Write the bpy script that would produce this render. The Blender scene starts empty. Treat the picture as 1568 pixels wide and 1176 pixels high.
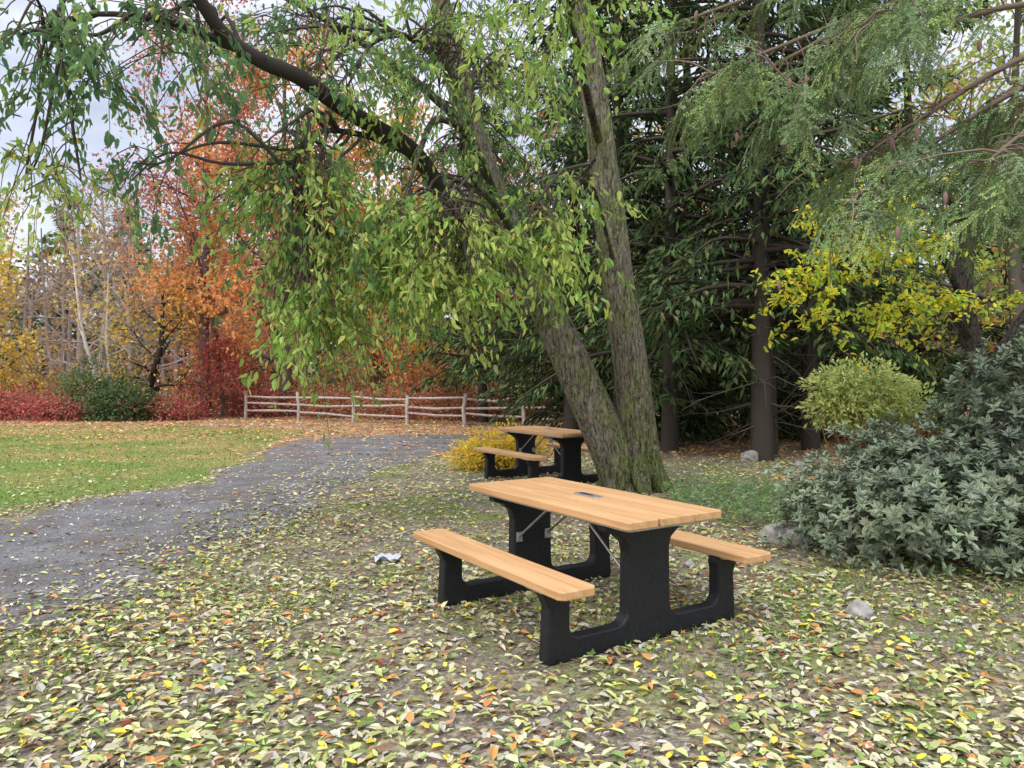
import bpy, bmesh, math, random
import numpy as np
from mathutils import Vector, Matrix
R = np.random.default_rng(7)
scene = bpy.context.scene
COL = scene.collection

# ------------------------------------------------------------------ materials
def newmat(name):
    m = bpy.data.materials.new(name); m.use_nodes = True
    nt = m.node_tree; nt.nodes.clear()
    out = nt.nodes.new('ShaderNodeOutputMaterial')
    return m, nt, nt.nodes, nt.links, out
def ramp(n, stops, interp='LINEAR'):
    r = n.new('ShaderNodeValToRGB'); r.color_ramp.interpolation = interp
    els = r.color_ramp.elements
    while len(els) < len(stops): els.new(0.5)
    for e, (p, c) in zip(els, stops):
        e.position = p; e.color = (*c, 1)
    return r
def noise(n, l, vec, scale, detail=4, rough=.6):
    t = n.new('ShaderNodeTexNoise'); t.inputs['Scale'].default_value = scale
    t.inputs['Detail'].default_value = detail; t.inputs['Roughness'].default_value = rough
    if vec is not None: l.new(vec, t.inputs['Vector'])
    return t
def mapping(n, l, vec, sc):
    m = n.new('ShaderNodeMapping'); m.inputs['Scale'].default_value = sc
    l.new(vec, m.inputs['Vector']); return m.outputs[0]
def mixc(n, l, fac, a, b, mode='MIX'):
    m = n.new('ShaderNodeMix'); m.data_type = 'RGBA'; m.blend_type = mode
    for s, v in ((m.inputs[0], fac), (m.inputs[6], a), (m.inputs[7], b)):
        if hasattr(v, 'links'): l.new(v, s)
        elif isinstance(v, (int, float)): s.default_value = v
        else: s.default_value = (*v, 1)
    return m.outputs[2]
def bump(n, l, h, strength, dist=.01):
    b = n.new('ShaderNodeBump'); b.inputs['Strength'].default_value = strength
    b.inputs['Distance'].default_value = dist; l.new(h, b.inputs['Height']); return b.outputs[0]

def mat_leaf(name, trans=.35, rough=.55, spec=.3, gloss=True):
    m, nt, n, l, out = newmat(name)
    a = n.new('ShaderNodeAttribute'); a.attribute_name = 'Col'; c = a.outputs['Color']
    if gloss:
        p = n.new('ShaderNodeBsdfPrincipled'); p.inputs['Roughness'].default_value = rough
        p.inputs['Specular IOR Level'].default_value = spec; l.new(c, p.inputs['Base Color'])
    else:
        p = n.new('ShaderNodeBsdfDiffuse'); l.new(c, p.inputs['Color'])
    if trans > 0:
        t = n.new('ShaderNodeBsdfTranslucent'); l.new(c, t.inputs['Color'])
        mx = n.new('ShaderNodeMixShader'); mx.inputs[0].default_value = trans
        l.new(p.outputs[0], mx.inputs[1]); l.new(t.outputs[0], mx.inputs[2]); l.new(mx.outputs[0], out.inputs[0])
    else: l.new(p.outputs[0], out.inputs[0])
    return m
def mat_bark(name, moss=.0):
    m, nt, n, l, out = newmat(name)
    a = n.new('ShaderNodeAttribute'); a.attribute_name = 'Col'
    g = n.new('ShaderNodeNewGeometry'); pos = g.outputs['Position']
    v = noise(n, l, mapping(n, l, pos, (30, 30, 6.5)), 1.0, 5, .65); v.inputs['Distortion'].default_value = 1.1
    r = ramp(n, [(0.38, (.25, .24, .22)), (0.5, (.8, .8, .8)), (.66, (1.5, 1.47, 1.4))]); l.new(v.outputs[0], r.inputs[0])
    c = mixc(n, l, 1.0, a.outputs['Color'], r.outputs[0], 'MULTIPLY')
    if moss > 0:
        mz = noise(n, l, mapping(n, l, pos, (1, 1, .6)), 3.2, 4, .7)
        mr = ramp(n, [(.43, (0, 0, 0)), (.6, (1, 1, 1))]); l.new(mz.outputs[0], mr.inputs[0])
        mm = n.new('ShaderNodeMath'); mm.operation = 'MULTIPLY'; mm.inputs[1].default_value = moss
        l.new(mr.outputs[0], mm.inputs[0])
        mc = mixc(n, l, 1.0, (.18, .22, .06), r.outputs[0], 'MULTIPLY')
        c = mixc(n, l, mm.outputs[0], c, mc)
        lz = noise(n, l, pos, 26, 2, .6)
        lr = ramp(n, [(.62, (0, 0, 0)), (.68, (.65, .65, .65))]); l.new(lz.outputs[0], lr.inputs[0])
        c = mixc(n, l, lr.outputs[0], c, (.37, .4, .3))
    p = n.new('ShaderNodeBsdfPrincipled'); p.inputs['Roughness'].default_value = .9
    p.inputs['Specular IOR Level'].default_value = .15
    l.new(c, p.inputs['Base Color'])
    l.new(bump(n, l, v.outputs[0], 1.0, .06), p.inputs['Normal'])
    l.new(p.outputs[0], out.inputs[0]); return m

M_LEAF = mat_leaf('leaf_foliage', .45, gloss=False)
M_DRY = mat_leaf('fallen_leaf', 0, gloss=False)
M_GLOSS = mat_leaf('evergreen_leaf', 0, .42, .5)
M_NEEDLE = mat_leaf('needles', 0, gloss=False)
M_BARK = mat_bark('bark')
M_FARBARK = mat_leaf('far_bark', 0, gloss=False)
M_MOSSBARK = mat_bark('mossy_bark', .7)

# ------------------------------------------------------------------ mesh builder
def norm(a):
    return a / (np.linalg.norm(a, axis=-1, keepdims=True) + 1e-9)
class MB:
    def __init__(s): s.v = []; s.q = []; s.c = []; s.m = []; s.n = 0
    def add(s, v, q, c, m=0):
        v = np.asarray(v, float); q = np.asarray(q, int)
        c = np.broadcast_to(np.asarray(c, float), (len(v), 3))
        s.v.append(v); s.q.append(q + s.n); s.c.append(c); s.m.append(np.full(len(q), m)); s.n += len(v)
    def tube(s, pts, rad, seg=6, col=(.1, .08, .06), m=0, rough=0.0):
        pts = np.asarray(pts, float); k = len(pts); rad = np.broadcast_to(np.asarray(rad, float), (k,))
        t = norm(np.gradient(pts, axis=0))
        ref = np.array([0.13, 0.97, 0.2]) if abs(t[0][1]) < .8 else np.array([1., 0, 0])
        a = norm(np.cross(t, ref)); b = np.cross(t, a)
        ang = np.arange(seg) / seg * 2 * np.pi
        rr = rad[:, None] * np.ones((1, seg))
        if rough > 0:
            ph = R.uniform(0, 6, 4); zz = np.cumsum(np.r_[0, np.linalg.norm(np.diff(pts, axis=0), axis=1)])[:, None]
            rr = rr * (1 + rough * (np.sin(3 * ang[None] + ph[0] + zz * 1.1) * .6 + np.sin(7 * ang[None] + ph[1] - zz * 1.7) * .4 + np.sin(11 * ang[None] + ph[2] + 3 * zz) * .25))
        v = pts[:, None] + rr[..., None] * (np.cos(ang)[None, :, None] * a[:, None] + np.sin(ang)[None, :, None] * b[:, None])
        i = np.arange(k - 1)[:, None] * seg; j = np.arange(seg)[None]; j2 = (j + 1) % seg
        q = np.stack([i + j, i + j2, i + seg + j2, i + seg + j], -1).reshape(-1, 4)
        s.add(v.reshape(-1, 3), q, col, m)
    def leaves(s, p, d, nr, L, W, col, m=1, kind=2, fold=.18, curl=.15, edge=None, ew=.45):
        N = len(p); d = norm(d); sd = norm(np.cross(nr, d)); up = np.cross(d, sd)
        L = np.broadcast_to(L, (N,))[:, None]; W = np.broadcast_to(W, (N,))[:, None]
        col = np.broadcast_to(np.asarray(col, float), (N, 3))
        if kind == 1:
            v = np.stack([p, p + d * L * .45 + sd * W * .5, p + d * L - up * L * curl, p + d * L * .45 - sd * W * .5], 1)
            q = np.arange(N * 4).reshape(N, 4); s.add(v.reshape(-1, 3), q, np.repeat(col, 4, 0), m)
        else:
            f = up * W * fold
            v = np.stack([p, p + d * L * .28 + sd * W * .5 + f, p + d * L * .68 + sd * W * .4 + f - up * L * curl * .4,
                          p + d * L - up * L * curl, p + d * L * .68 - sd * W * .4 + f - up * L * curl * .4, p + d * L * .28 - sd * W * .5 + f], 1)
            o = np.arange(N)[:, None] * 6
            q = np.concatenate([o + np.array([[0, 1, 2, 3]]), o + np.array([[0, 3, 4, 5]])])
            cc = np.repeat(col[:, None, :], 6, 1).copy()
            if edge is not None: cc[:, [1, 2, 4, 5]] = cc[:, [1, 2, 4, 5]] * (1 - ew) + np.array(edge) * ew
            s.add(v.reshape(-1, 3), q, cc.reshape(-1, 3), m)
    def build(s, name, mats, smooth_mats=(0,), parent=None):
        v = np.concatenate(s.v).astype(np.float32); q = np.concatenate(s.q).astype(np.int32); c = np.concatenate(s.c); mi = np.concatenate(s.m).astype(np.int32)
        me = bpy.data.meshes.new(name)
        me.vertices.add(len(v)); me.vertices.foreach_set('co', v.ravel())
        me.loops.add(q.size); me.loops.foreach_set('vertex_index', q.ravel())
        me.polygons.add(len(q)); me.polygons.foreach_set('loop_start', np.arange(0, q.size, 4, dtype=np.int32))
        me.polygons.foreach_set('material_index', mi)
        sm = np.isin(mi, smooth_mats); me.polygons.foreach_set('use_smooth', sm)
        me.update(calc_edges=True)
        at = me.color_attributes.new('Col', 'FLOAT_COLOR', 'POINT')
        c4 = np.ones((len(v), 4), np.float32); c4[:, :3] = c; at.data.foreach_set('color', c4.ravel())
        for mm in mats: me.materials.append(mm)
        ob = bpy.data.objects.new(name, me); COL.objects.link(ob)
        if parent: ob.parent = parent
        return ob
def rnd(n, s=1.0): return R.normal(0, s, (n, 3))
def pal(n, cols, w=None, jit=.15):
    cols = np.array(cols); w = None if w is None else np.array(w) / np.sum(w)
    c = cols[R.choice(len(cols), n, p=w)]
    return np.clip(c * R.uniform(1 - jit, 1 + jit, (n, 1)) * R.uniform(.93, 1.07, (n, 3)), 0, 1)
def path(st, d, L, n=5, wob=.15, grav=0.0):
    st = np.array(st, float); d = norm(np.array(d, float)); pts = [st]
    for i in range(n):
        d = norm(d + R.normal(0, wob, 3) + np.array([0, 0, -grav])); pts.append(pts[-1] + d * L / n)
    return np.array(pts)
def at(pts, t):
    x = t * (len(pts) - 1); i = min(int(x), len(pts) - 2); f = x - i
    return pts[i] * (1 - f) + pts[i + 1] * f
def smooth_path(pts, k=4):
    pts = np.array(pts, float); n = len(pts); out = []
    P = np.vstack([2 * pts[0] - pts[1], pts, 2 * pts[-1] - pts[-2]])
    for i in range(1, n):
        p0, p1, p2, p3 = P[i - 1], P[i], P[i + 1], P[i + 2]
        for t in np.arange(k) / k:
            out.append(.5 * ((2 * p1) + (-p0 + p2) * t + (2 * p0 - 5 * p1 + 4 * p2 - p3) * t * t + (-p0 + 3 * p1 - 3 * p2 + p3) * t ** 3))
    out.append(pts[-1]); return np.array(out)
def inpoly(x, y, poly):
    ins = np.zeros(len(x), bool); n = len(poly)
    for i in range(n):
        x1, y1 = poly[i]; x2, y2 = poly[(i + 1) % n]
        if y1 == y2: continue
        c = ((y1 > y) != (y2 > y)) & (x < (x2 - x1) * (y - y1) / (y2 - y1) + x1); ins ^= c
    return ins
def vn(x, y, s=1.0, ph=0.):
    return (np.sin(x * 1.7 * s + ph + 1.3 * np.sin(y * 1.1 * s + ph)) + np.sin(y * 2.3 * s + 2 + ph + np.sin(x * 1.9 * s)) + .6 * np.sin((x + y) * 4.1 * s + ph) + .5 * np.sin((x * 1.3 - y) * 5.7 * s)) / 3.1

# ------------------------------------------------------------------ generic trees
def broadleaf(name, x, y, h, spread, cols, nleaf, r0=.18, cb=.3, lsize=.14, n1=12, bark=(.12, .1, .085), lean=(0, 0), sub=5, twigs=3, sig=.25, w=None, mat=None):
    mb = MB(); top = np.array([x + lean[0], y + lean[1], h])
    tr = smooth_path([(x, y, -.1), (x + lean[0] * .2 + R.normal(0, .1), y, h * .25), (x + lean[0] * .5 + R.normal(0, .2), y + lean[1] * .5 + R.normal(0, .2), h * .55), top], 4)
    tt = np.linspace(0, 1, len(tr)); mb.tube(tr, r0 * (1.15 - tt) ** .9 + .01, 8, bark, 0, .06)
    tips = []
    for i in range(n1):
        t = cb + (1 - cb) * (i + R.uniform(0, .8)) / n1; t = min(t, .98)
        az = i * 2.4 + R.uniform(-.4, .4); el = R.uniform(.25, .8) + t * .4
        L = spread * (1.1 - .55 * abs(t - .45) - .35 * t) * R.uniform(.8, 1.15)
        d = np.array([math.cos(az) * math.cos(el), math.sin(az) * math.cos(el), math.sin(el)])
        b = path(at(tr, t), d, L, 6, .14, .02); rb = r0 * .38 * (1.1 - t * .6)
        mb.tube(b, np.linspace(rb, rb * .25, len(b)), 5, bark, 0)
        for j in range(sub):
            u = .3 + .7 * (j + R.uniform(0, 1)) / sub; u = min(u, 1)
            d2 = norm(norm(b[-1] - b[0]) + rnd(1, .55)[0] + np.array([0, 0, .15]))
            s2 = path(at(b, u), d2, L * R.uniform(.3, .5), 4, .16, .03)
            mb.tube(s2, np.linspace(rb * .4, rb * .1, len(s2)), 4, bark, 0)
            for k in range(twigs):
                s3 = path(at(s2, R.uniform(.3, 1)), norm(norm(s2[-1] - s2[0]) + rnd(1, .6)[0]), L * R.uniform(.15, .3), 3, .2, .05)
                mb.tube(s3, np.linspace(rb * .12 + .003, .003, len(s3)), 3, bark, 0)
                tips += [s3[1], s3[2], s3[3]]
            tips += [s2[2], s2[4]]
    if nleaf:
        tips = np.array(tips); shade = R.uniform(.75, 1.2, len(tips))
        tc = pal(len(tips), cols, w, .12)
        ix = R.integers(0, len(tips), nleaf); p = tips[ix] + rnd(nleaf, sig)
        c = np.clip(tc[ix] * shade[ix][:, None] * R.uniform(.8, 1.2, (nleaf, 1)), 0, 1)
        mb.leaves(p, rnd(nleaf) + [0, 0, -.5], rnd(nleaf), lsize * R.uniform(.7, 1.3, nleaf), lsize * .6 * R.uniform(.7, 1.3, nleaf), c, 1, 1)
    return mb.build(name, [M_FARBARK, mat or M_LEAF])
def conifer(name, x, y, h, rad, bh, n, r0=.2, col=((.07, .12, .05), (.105, .165, .065), (.05, .085, .04), (.13, .155, .055)), ls=.2, lean=0, dead=True, nb=90, bark=(.08, .066, .058)):
    mb = MB(); tr = smooth_path([(x, y, -.1), (x + lean * .4, y, h * .4), (x + lean, y, h)], 5)
    tt = np.linspace(0, 1, len(tr)); mb.tube(tr, r0 * (1.05 - tt) + .01, 9, bark, 0, .05)
    per = n // nb; P = []; D = []; C = []
    for i in range(nb):
        z = bh + (h - bh) * (i / nb) ** 1.25; t = (z / h); L = rad * ((1 - t) / (1 - bh / h)) ** .65 * R.uniform(.7, 1.15) + .25
        az = R.uniform(0, 2 * np.pi); dr = np.array([math.cos(az), math.sin(az), R.uniform(0, .35)])
        b = path(at(tr, min(t, .99)), dr, L, 6, .08, .09); mb.tube(b, np.linspace(.03 + .01 * L, .006, 7), 4, (.09, .072, .06), 0)
        u = R.uniform(.15, 1, per) ** .8; k = np.minimum((u * 6).astype(int), 5); f = (u * 6 - k)[:, None]
        p = b[k] * (1 - f) + b[k + 1] * f; d = norm(b[-1] - b[0]); sd = np.array([-d[1], d[0], 0])
        s = R.uniform(-1, 1, per)[:, None] * (L * .28 * (1.1 - u) + .1)[:, None]
        p = p + sd * s - np.array([0, 0, 1.]) * np.abs(s) * R.uniform(.1, .8, (per, 1)) + rnd(per, .05)
        P.append(p); D.append(d * .7 + sd * np.sign(s) * .6 + np.array([0, 0, -.5]) + rnd(per, .35)); C.append(pal(per, col, None, .25) * R.uniform(.7, 1.3))
    if dead:
        for i in range(34):
            z = R.uniform(.8, bh + 3); az = R.uniform(0, 6.28)
            b = path(at(tr, z / h), (math.cos(az), math.sin(az), R.uniform(-.2, .4)), R.uniform(.6, 2.2), 5, .15, .04); mb.tube(b, np.linspace(.018, .004, 6), 4, (.13, .11, .095), 0)
            for j in range(3):
                q = path(at(b, R.uniform(.3, 1)), norm(b[-1] - b[0]) + rnd(1, .6)[0], R.uniform(.3, .7), 3, .2); mb.tube(q, np.linspace(.007, .003, 4), 3, (.15, .12, .1), 0)
    P = np.concatenate(P); N = len(P)
    mb.leaves(P, np.concatenate(D), rnd(N, .5) + [0, 0, 1], ls * R.uniform(.6, 1.4, N), ls * .26 * R.uniform(.7, 1.3, N), np.concatenate(C), 1, 1)
    return mb.build(name, [M_FARBARK, M_NEEDLE])
def shrub(name, x, y, blobs, cols, n, ls=.05, stems=14, rosette=0, mat=None, wr=.45, bark=(.1, .07, .05), kind=1, w=None, jitter=.12, edge=None):
    """blobs: (dx,dy,z,rx,ry,rz)"""
    mb = MB(); B = np.array(blobs, float); vol = (B[:, 3] * B[:, 4] * B[:, 5]) ** .67; ix = R.choice(len(B), n, p=vol / vol.sum())
    d = norm(rnd(n)); rr = R.uniform(.0, 1, n) ** .28
    lump = 1 + jitter * (np.sin(d[:, 0] * 7 + ix) + np.sin(d[:, 1] * 6 + ix * 2) + np.sin(d[:, 2] * 8 + ix))
    p = B[ix, :3] + d * B[ix, 3:6] * (rr * lump)[:, None] + np.array([x, y, 0]); keep = p[:, 2] > .02; p = p[keep]; d = d[keep]; ix = ix[keep]; n = len(p)
    for i in range(stems):
        b = B[R.integers(len(B))]; e = np.array([x, y, 0]) + b[:3] + norm(rnd(1))[0] * b[3:6] * .75; e[2] = max(e[2], .1)
        s = np.array([x + R.normal(0, .12), y + R.normal(0, .12), -.03]); mid = (s + e) / 2 + rnd(1, .08)[0]
        mb.tube(smooth_path([s, mid, e], 3), np.linspace(.016, .005, 7), 4, bark, 0)
    c = pal(n, cols, w, .18) * (.55 + .55 * rr[keep] ** 2)[:, None]  # inner leaves coloured darker, painted shade inside the bush
    if rosette:
        ax = norm(d * .6 + np.array([0, 0, .8]) + rnd(n, .25)); t1 = norm(np.cross(ax, rnd(n))); t2 = np.cross(ax, t1)
        k = rosette
        for j in range(k):
            a = j * 2.4 + R.uniform(0, .5, n)[:, None]; el = np.full((n, 1), .1 + .95 * j / k)
            dd = (np.cos(a) * t1 + np.sin(a) * t2) * np.cos(el) + ax * np.sin(el)
            nn = ax * np.cos(el) - (np.cos(a) * t1 + np.sin(a) * t2) * np.sin(el)
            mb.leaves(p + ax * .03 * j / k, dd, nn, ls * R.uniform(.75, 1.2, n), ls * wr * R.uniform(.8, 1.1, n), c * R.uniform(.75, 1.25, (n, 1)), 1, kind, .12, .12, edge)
    else:
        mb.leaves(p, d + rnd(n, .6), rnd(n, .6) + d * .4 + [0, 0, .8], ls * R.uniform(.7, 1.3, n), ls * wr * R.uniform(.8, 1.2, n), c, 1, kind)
    return mb.build(name, [M_FARBARK, mat or M_LEAF])

# ------------------------------------------------------------------ ground, path, lawn
PATH = [(-30, 5.6), (-14, 6.6), (-8, 7.3), (-5.47, 7.9), (-5.14, 9.18), (-4.66, 9.87), (-4.36, 10.75), (-4.6, 12.1), (-4.8, 14.1), (-5.2, 16.3), (-5.15, 17.9), (-4.5, 19.0), (-3.1, 19.5), (-1.4, 19.6), (.4, 19.2), (.6, 18.4), (-.7, 17.6), (-1.3, 15.4), (-1.92, 13.3), (-2.24, 11.3), (-2.26, 9.7), (-2.37, 8.28), (-2.52, 7.07), (-2.62, 6.17), (-2.69, 5.22), (-2.81, 4.65), (-2.95, 4.2), (-3.3, 2.5), (-4.2, .5), (-8, -2), (-30, -4)]
LAWN = [(-34, 6.9), (-14, 7.7), (-8, 8.2), (-6.0, 8.5), (-5.35, 9.4), (-4.95, 10.1), (-4.65, 10.9), (-4.85, 12.2), (-5.05, 14.1), (-5.5, 16.4), (-5.6, 18.2), (-5.9, 21.5), (-8, 22.8), (-12, 23.5), (-34, 24.5)]
def fray(poly, step=.2, amp=.07):
    out = []
    for i in range(len(poly)):
        a = np.array(poly[i]); b = np.array(poly[(i + 1) % len(poly)]); L = np.linalg.norm(b - a); n = max(1, int(L / step))
        nn = np.array([-(b - a)[1], (b - a)[0]]) / L
        for k in range(n):
            p = a + (b - a) * k / n; out.append(p + nn * (R.normal(0, amp) + .13 * math.sin(p[1] * 2.1 + p[0]) + .08 * math.sin(p[1] * 5.3)))
    return out
def sheet(name, poly, z, mat):
    me = bpy.data.meshes.new(name); me.from_pydata([(p[0], p[1], z) for p in poly], [], [list(range(len(poly)))]); me.update()
    me.materials.append(mat); o = bpy.data.objects.new(name, me); COL.objects.link(o); return o

def mat_ground():
    m, nt, n, l, out = newmat('leaf_litter_ground'); g = n.new('ShaderNodeNewGeometry'); pos = g.outputs['Position']
    n2 = noise(n, l, pos, 48, 2)
    mp = mixc(n, l, .02, pos, n2.outputs['Color'])
    v = n.new('ShaderNodeTexVoronoi'); v.inputs['Scale'].default_value = 30; l.new(mp, v.inputs['Vector'])
    s = n.new('ShaderNodeSeparateColor'); l.new(v.outputs['Color'], s.inputs[0])
    near = ramp(n, [(0, (.17, .14, .105)), (.24, (.36, .33, .2)), (.42, (.27, .26, .14)), (.55, (.44, .39, .25)), (.66, (.2, .16, .12)), (.82, (.42, .34, .14)), (.88, (.2, .14, .09)), (.95, (.34, .2, .09))], 'CONSTANT')
    far = ramp(n, [(0, (.42, .2, .11)), (.25, (.55, .28, .15)), (.45, (.32, .17, .1)), (.6, (.6, .36, .2)), (.78, (.46, .22, .12)), (.9, (.6, .45, .24))], 'CONSTANT')
    l.new(s.outputs[0], near.inputs[0]); l.new(s.outputs[0], far.inputs[0])
    big = noise(n, l, pos, 1.3, 5, .68); bs = n.new('ShaderNodeSeparateColor'); l.new(big.outputs['Color'], bs.inputs[0])
    sx = n.new('ShaderNodeSeparateXYZ'); l.new(pos, sx.inputs[0])
    ad = n.new('ShaderNodeMath'); ad.operation = 'MULTIPLY_ADD'; ad.inputs[1].default_value = 8; l.new(bs.outputs[2], ad.inputs[0]); l.new(sx.outputs[1], ad.inputs[2])
    mr = n.new('ShaderNodeMapRange'); mr.inputs['From Min'].default_value = 17; mr.inputs['From Max'].default_value = 24; l.new(ad.outputs[0], mr.inputs['Value'])
    c = mixc(n, l, mr.outputs[0], near.outputs[0], far.outputs[0])
    soil = ramp(n, [(.35, (.085, .07, .056)), (.55, (.2, .17, .14)), (.7, (.4, .38, .34))]); l.new(n2.outputs[0], soil.inputs[0])
    f3 = ramp(n, [(.42, (.8, .8, .8)), (.58, (.1, .1, .1))]); l.new(bs.outputs[0], f3.inputs[0])
    c = mixc(n, l, f3.outputs[0], c, soil.outputs[0])
    f4 = ramp(n, [(.52, (0, 0, 0)), (.62, (.7, .7, .7))]); l.new(bs.outputs[1], f4.inputs[0])
    gr = ramp(n, [(.35, (.1, .13, .035)), (.65, (.24, .29, .085))]); l.new(n2.outputs[0], gr.inputs[0])
    c = mixc(n, l, f4.outputs[0], c, gr.outputs[0])
    p = n.new('ShaderNodeBsdfDiffuse'); l.new(c, p.inputs['Color'])
    l.new(bump(n, l, s.outputs[1], .5, .02), p.inputs['Normal']); l.new(p.outputs[0], out.inputs[0]); return m
def mat_asphalt():
    m, nt, n, l, out = newmat('old_asphalt'); g = n.new('ShaderNodeNewGeometry'); pos = g.outputs['Position']
    a = noise(n, l, pos, 90, 3, .8); r = ramp(n, [(.35, (.10, .098, .098)), (.55, (.205, .2, .2)), (.68, (.40, .395, .395))]); l.new(a.outputs[0], r.inputs[0])
    b = noise(n, l, pos, 1.5, 6, .75); bs = n.new('ShaderNodeSeparateColor'); l.new(b.outputs['Color'], bs.inputs[0])
    r2 = ramp(n, [(.35, (.72, .7, .68)), (.62, (1.2, 1.2, 1.22))]); l.new(bs.outputs[0], r2.inputs[0])
    c = mixc(n, l, 1., r.outputs[0], r2.outputs[0], 'MULTIPLY')
    r3 = ramp(n, [(.49, (0, 0, 0)), (.62, (.8, .8, .8))]); l.new(bs.outputs[1], r3.inputs[0])
    c = mixc(n, l, r3.outputs[0], c, (.17, .14, .115))
    p = n.new('ShaderNodeBsdfDiffuse'); l.new(c, p.inputs['Color'])
    l.new(bump(n, l, a.outputs[0], .6, .012), p.inputs['Normal']); l.new(p.outputs[0], out.inputs[0]); return m
def mat_grass():
    m, nt, n, l, out = newmat('grass_turf'); g = n.new('ShaderNodeNewGeometry'); pos = g.outputs['Position']
    a = noise(n, l, pos, 30, 3, .8); r = ramp(n, [(.3, (.09, .13, .035)), (.5, (.16, .225, .06)), (.7, (.27, .32, .11))]); l.new(a.outputs[0], r.inputs[0])
    b = noise(n, l, pos, .45, 4, .65)
    sx = n.new('ShaderNodeSeparateXYZ'); l.new(pos, sx.inputs[0]); ma = n.new('ShaderNodeMath'); ma.operation = 'MULTIPLY_ADD'; ma.inputs[1].default_value = .012; l.new(sx.outputs[1], ma.inputs[0]); l.new(b.outputs[0], ma.inputs[2])
    r2 = ramp(n, [(.60, (0, 0, 0)), (.84, (.8, .8, .8))]); l.new(ma.outputs[0], r2.inputs[0])
    c = mixc(n, l, r2.outputs[0], r.outputs[0], (.42, .27, .13))
    p = n.new('ShaderNodeBsdfDiffuse'); l.new(c, p.inputs['Color'])
    l.new(bump(n, l, a.outputs[0], .6, .03), p.inputs['Normal']); l.new(p.outputs[0], out.inputs[0]); return m
sheet('ground', [(-250, -40), (250, -40), (250, 400), (-250, 400)], 0, mat_ground())
sheet('asphalt_path', fray(PATH), .005, mat_asphalt())
sheet('lawn', fray(LAWN, .25, .09), .004, mat_grass())

# grass blades
mb = MB(); N = 55000
x = R.uniform(-26, -4.3, N); y = 8 + 16.5 * R.uniform(0, 1, N) ** 1.4; k = inpoly(x, y, LAWN) & (x > -y * .78 - .8); x = x[k]; y = y[k]; n = len(x)
dry = (vn(x, y, .5) + R.normal(0, .3, n) + (y - 14) * .03 > .2)
c = np.where(dry[:, None], pal(n, [(.36, .32, .12), (.3, .3, .1)]), pal(n, [(.17, .28, .05), (.22, .34, .08), (.14, .23, .05)]))
mb.leaves(np.stack([x, y, np.full(n, .003)], 1), rnd(n, .45) + [0, 0, 1], rnd(n) * [1, 1, .1], R.uniform(.03, .065, n), R.uniform(.008, .014, n), c, 0, 1)
mb.build('lawn_grass', [M_NEEDLE], ())
mb = MB(); N = 60000; y = R.uniform(2.4, 13, N); x = R.uniform(-1, 1, N) * (y * .76 + .5)
g_ = vn(x, y, .8, 3.3) + .3 * vn(x, y, 3.1, 1) + 1.2 * np.exp(-(((x - 1.0) / .5) ** 2 + ((y - 3.9) / .5) ** 2)) + 1.0 * np.exp(-(((x - 3.2) / 1.1) ** 2 + ((y - 4.3) / .9) ** 2)) + .8 * np.exp(-(((x - .3) / .8) ** 2 + ((y - 5.1) / .7) ** 2))
k = (g_ + R.normal(0, .15, N) > .40) & ~inpoly(x, y, PATH) & ~inpoly(x, y, LAWN); x = x[k]; y = y[k]; n = len(x)
mb.leaves(np.stack([x, y, np.full(n, .002)], 1), rnd(n, .6) + [0, 0, 1], rnd(n), R.uniform(.02, .055, n), R.uniform(.005, .014, n), pal(n, [(.16, .28, .05), (.22, .36, .09), (.26, .32, .08)]), 0, 1)
mb.build('ground_grass', [M_NEEDLE], ())

# fallen leaves
mb = MB()
CREAM, YGRN, YEL, ORG, BRN, GRN, GRY, RED = (.58, .55, .33), (.46, .49, .19), (.70, .57, .09), (.58, .28, .10), (.27, .18, .12), (.22, .31, .10), (.48, .45, .38), (.34, .07, .05)
def scatter(N, xf, y0, y1, cols, w, size, kind, dens, zmax=.02, pw=1., z0=.008, jit=.22):
    y = y0 + (y1 - y0) * R.uniform(0, 1, N) ** pw; x = R.uniform(-1, 1, N) * (y * xf + 1.0)
    k = R.uniform(0, 1, N) < dens(x, y); x = x[k]; y = y[k]; n = len(x)
    p = np.stack([x, y, z0 + R.uniform(0, zmax, n)], 1); a = R.uniform(0, 6.283, n)
    s = size * R.uniform(.45, 1.35, n)
    mb.leaves(p, np.stack([np.cos(a), np.sin(a), R.normal(0, .18, n)], 1), rnd(n, .28) + [0, 0, 1], s, s * R.uniform(.3, .56, n), pal(n, cols, w, jit), 0, kind, R.choice([.25, .1, -.15]), R.choice([.2, .05, -.1]))
ground_pal = [CREAM, YGRN, YEL, ORG, BRN, GRN, GRY, RED]
def dens_near(x, y):
    ip = inpoly(x, y, PATH); il = inpoly(x, y, LAWN)
    edge = np.clip((x + 2.7) / -.9, 0, 1)
    d = .56 + .42 * vn(x, y, 1.1) + .2 * vn(x, y, 4.)
    moss = np.exp(-(((x - 1.0) / .35) ** 2 + ((y - 3.9) / .45) ** 2)) + .8 * np.exp(-(((x + .2) / .8) ** 2 + ((y - 7.6) / .9) ** 2)) + .5 * np.exp(-(((x - 3.2) / 1.1) ** 2 + ((y - 4.3) / .9) ** 2))
    d = np.clip(d, .1, 1) * (1 - .85 * np.clip(moss, 0, 1))
    return np.where(ip, .06 + .45 * (1 - edge) + .08 * vn(x, y, 1.3, 2), np.where(il, .14 + .15 * vn(x, y, 1), d))
scatter(34000, .76, 2.3, 8, [(.2, .15, .11), (.3, .25, .15), (.36, .33, .21), (.14, .105, .08), (.26, .28, .12)], [26, 24, 24, 14, 12], .042, 1, dens_near, .006, 1.2, .004)
for q_ in range(3):
    scatter(17000, .76, 2.3, 8.5, ground_pal, [35, 25, 6, 5.5, 12, 7, 14, .5], (.052, .058, .064)[q_], 2, dens_near, pw=1.25)
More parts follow.
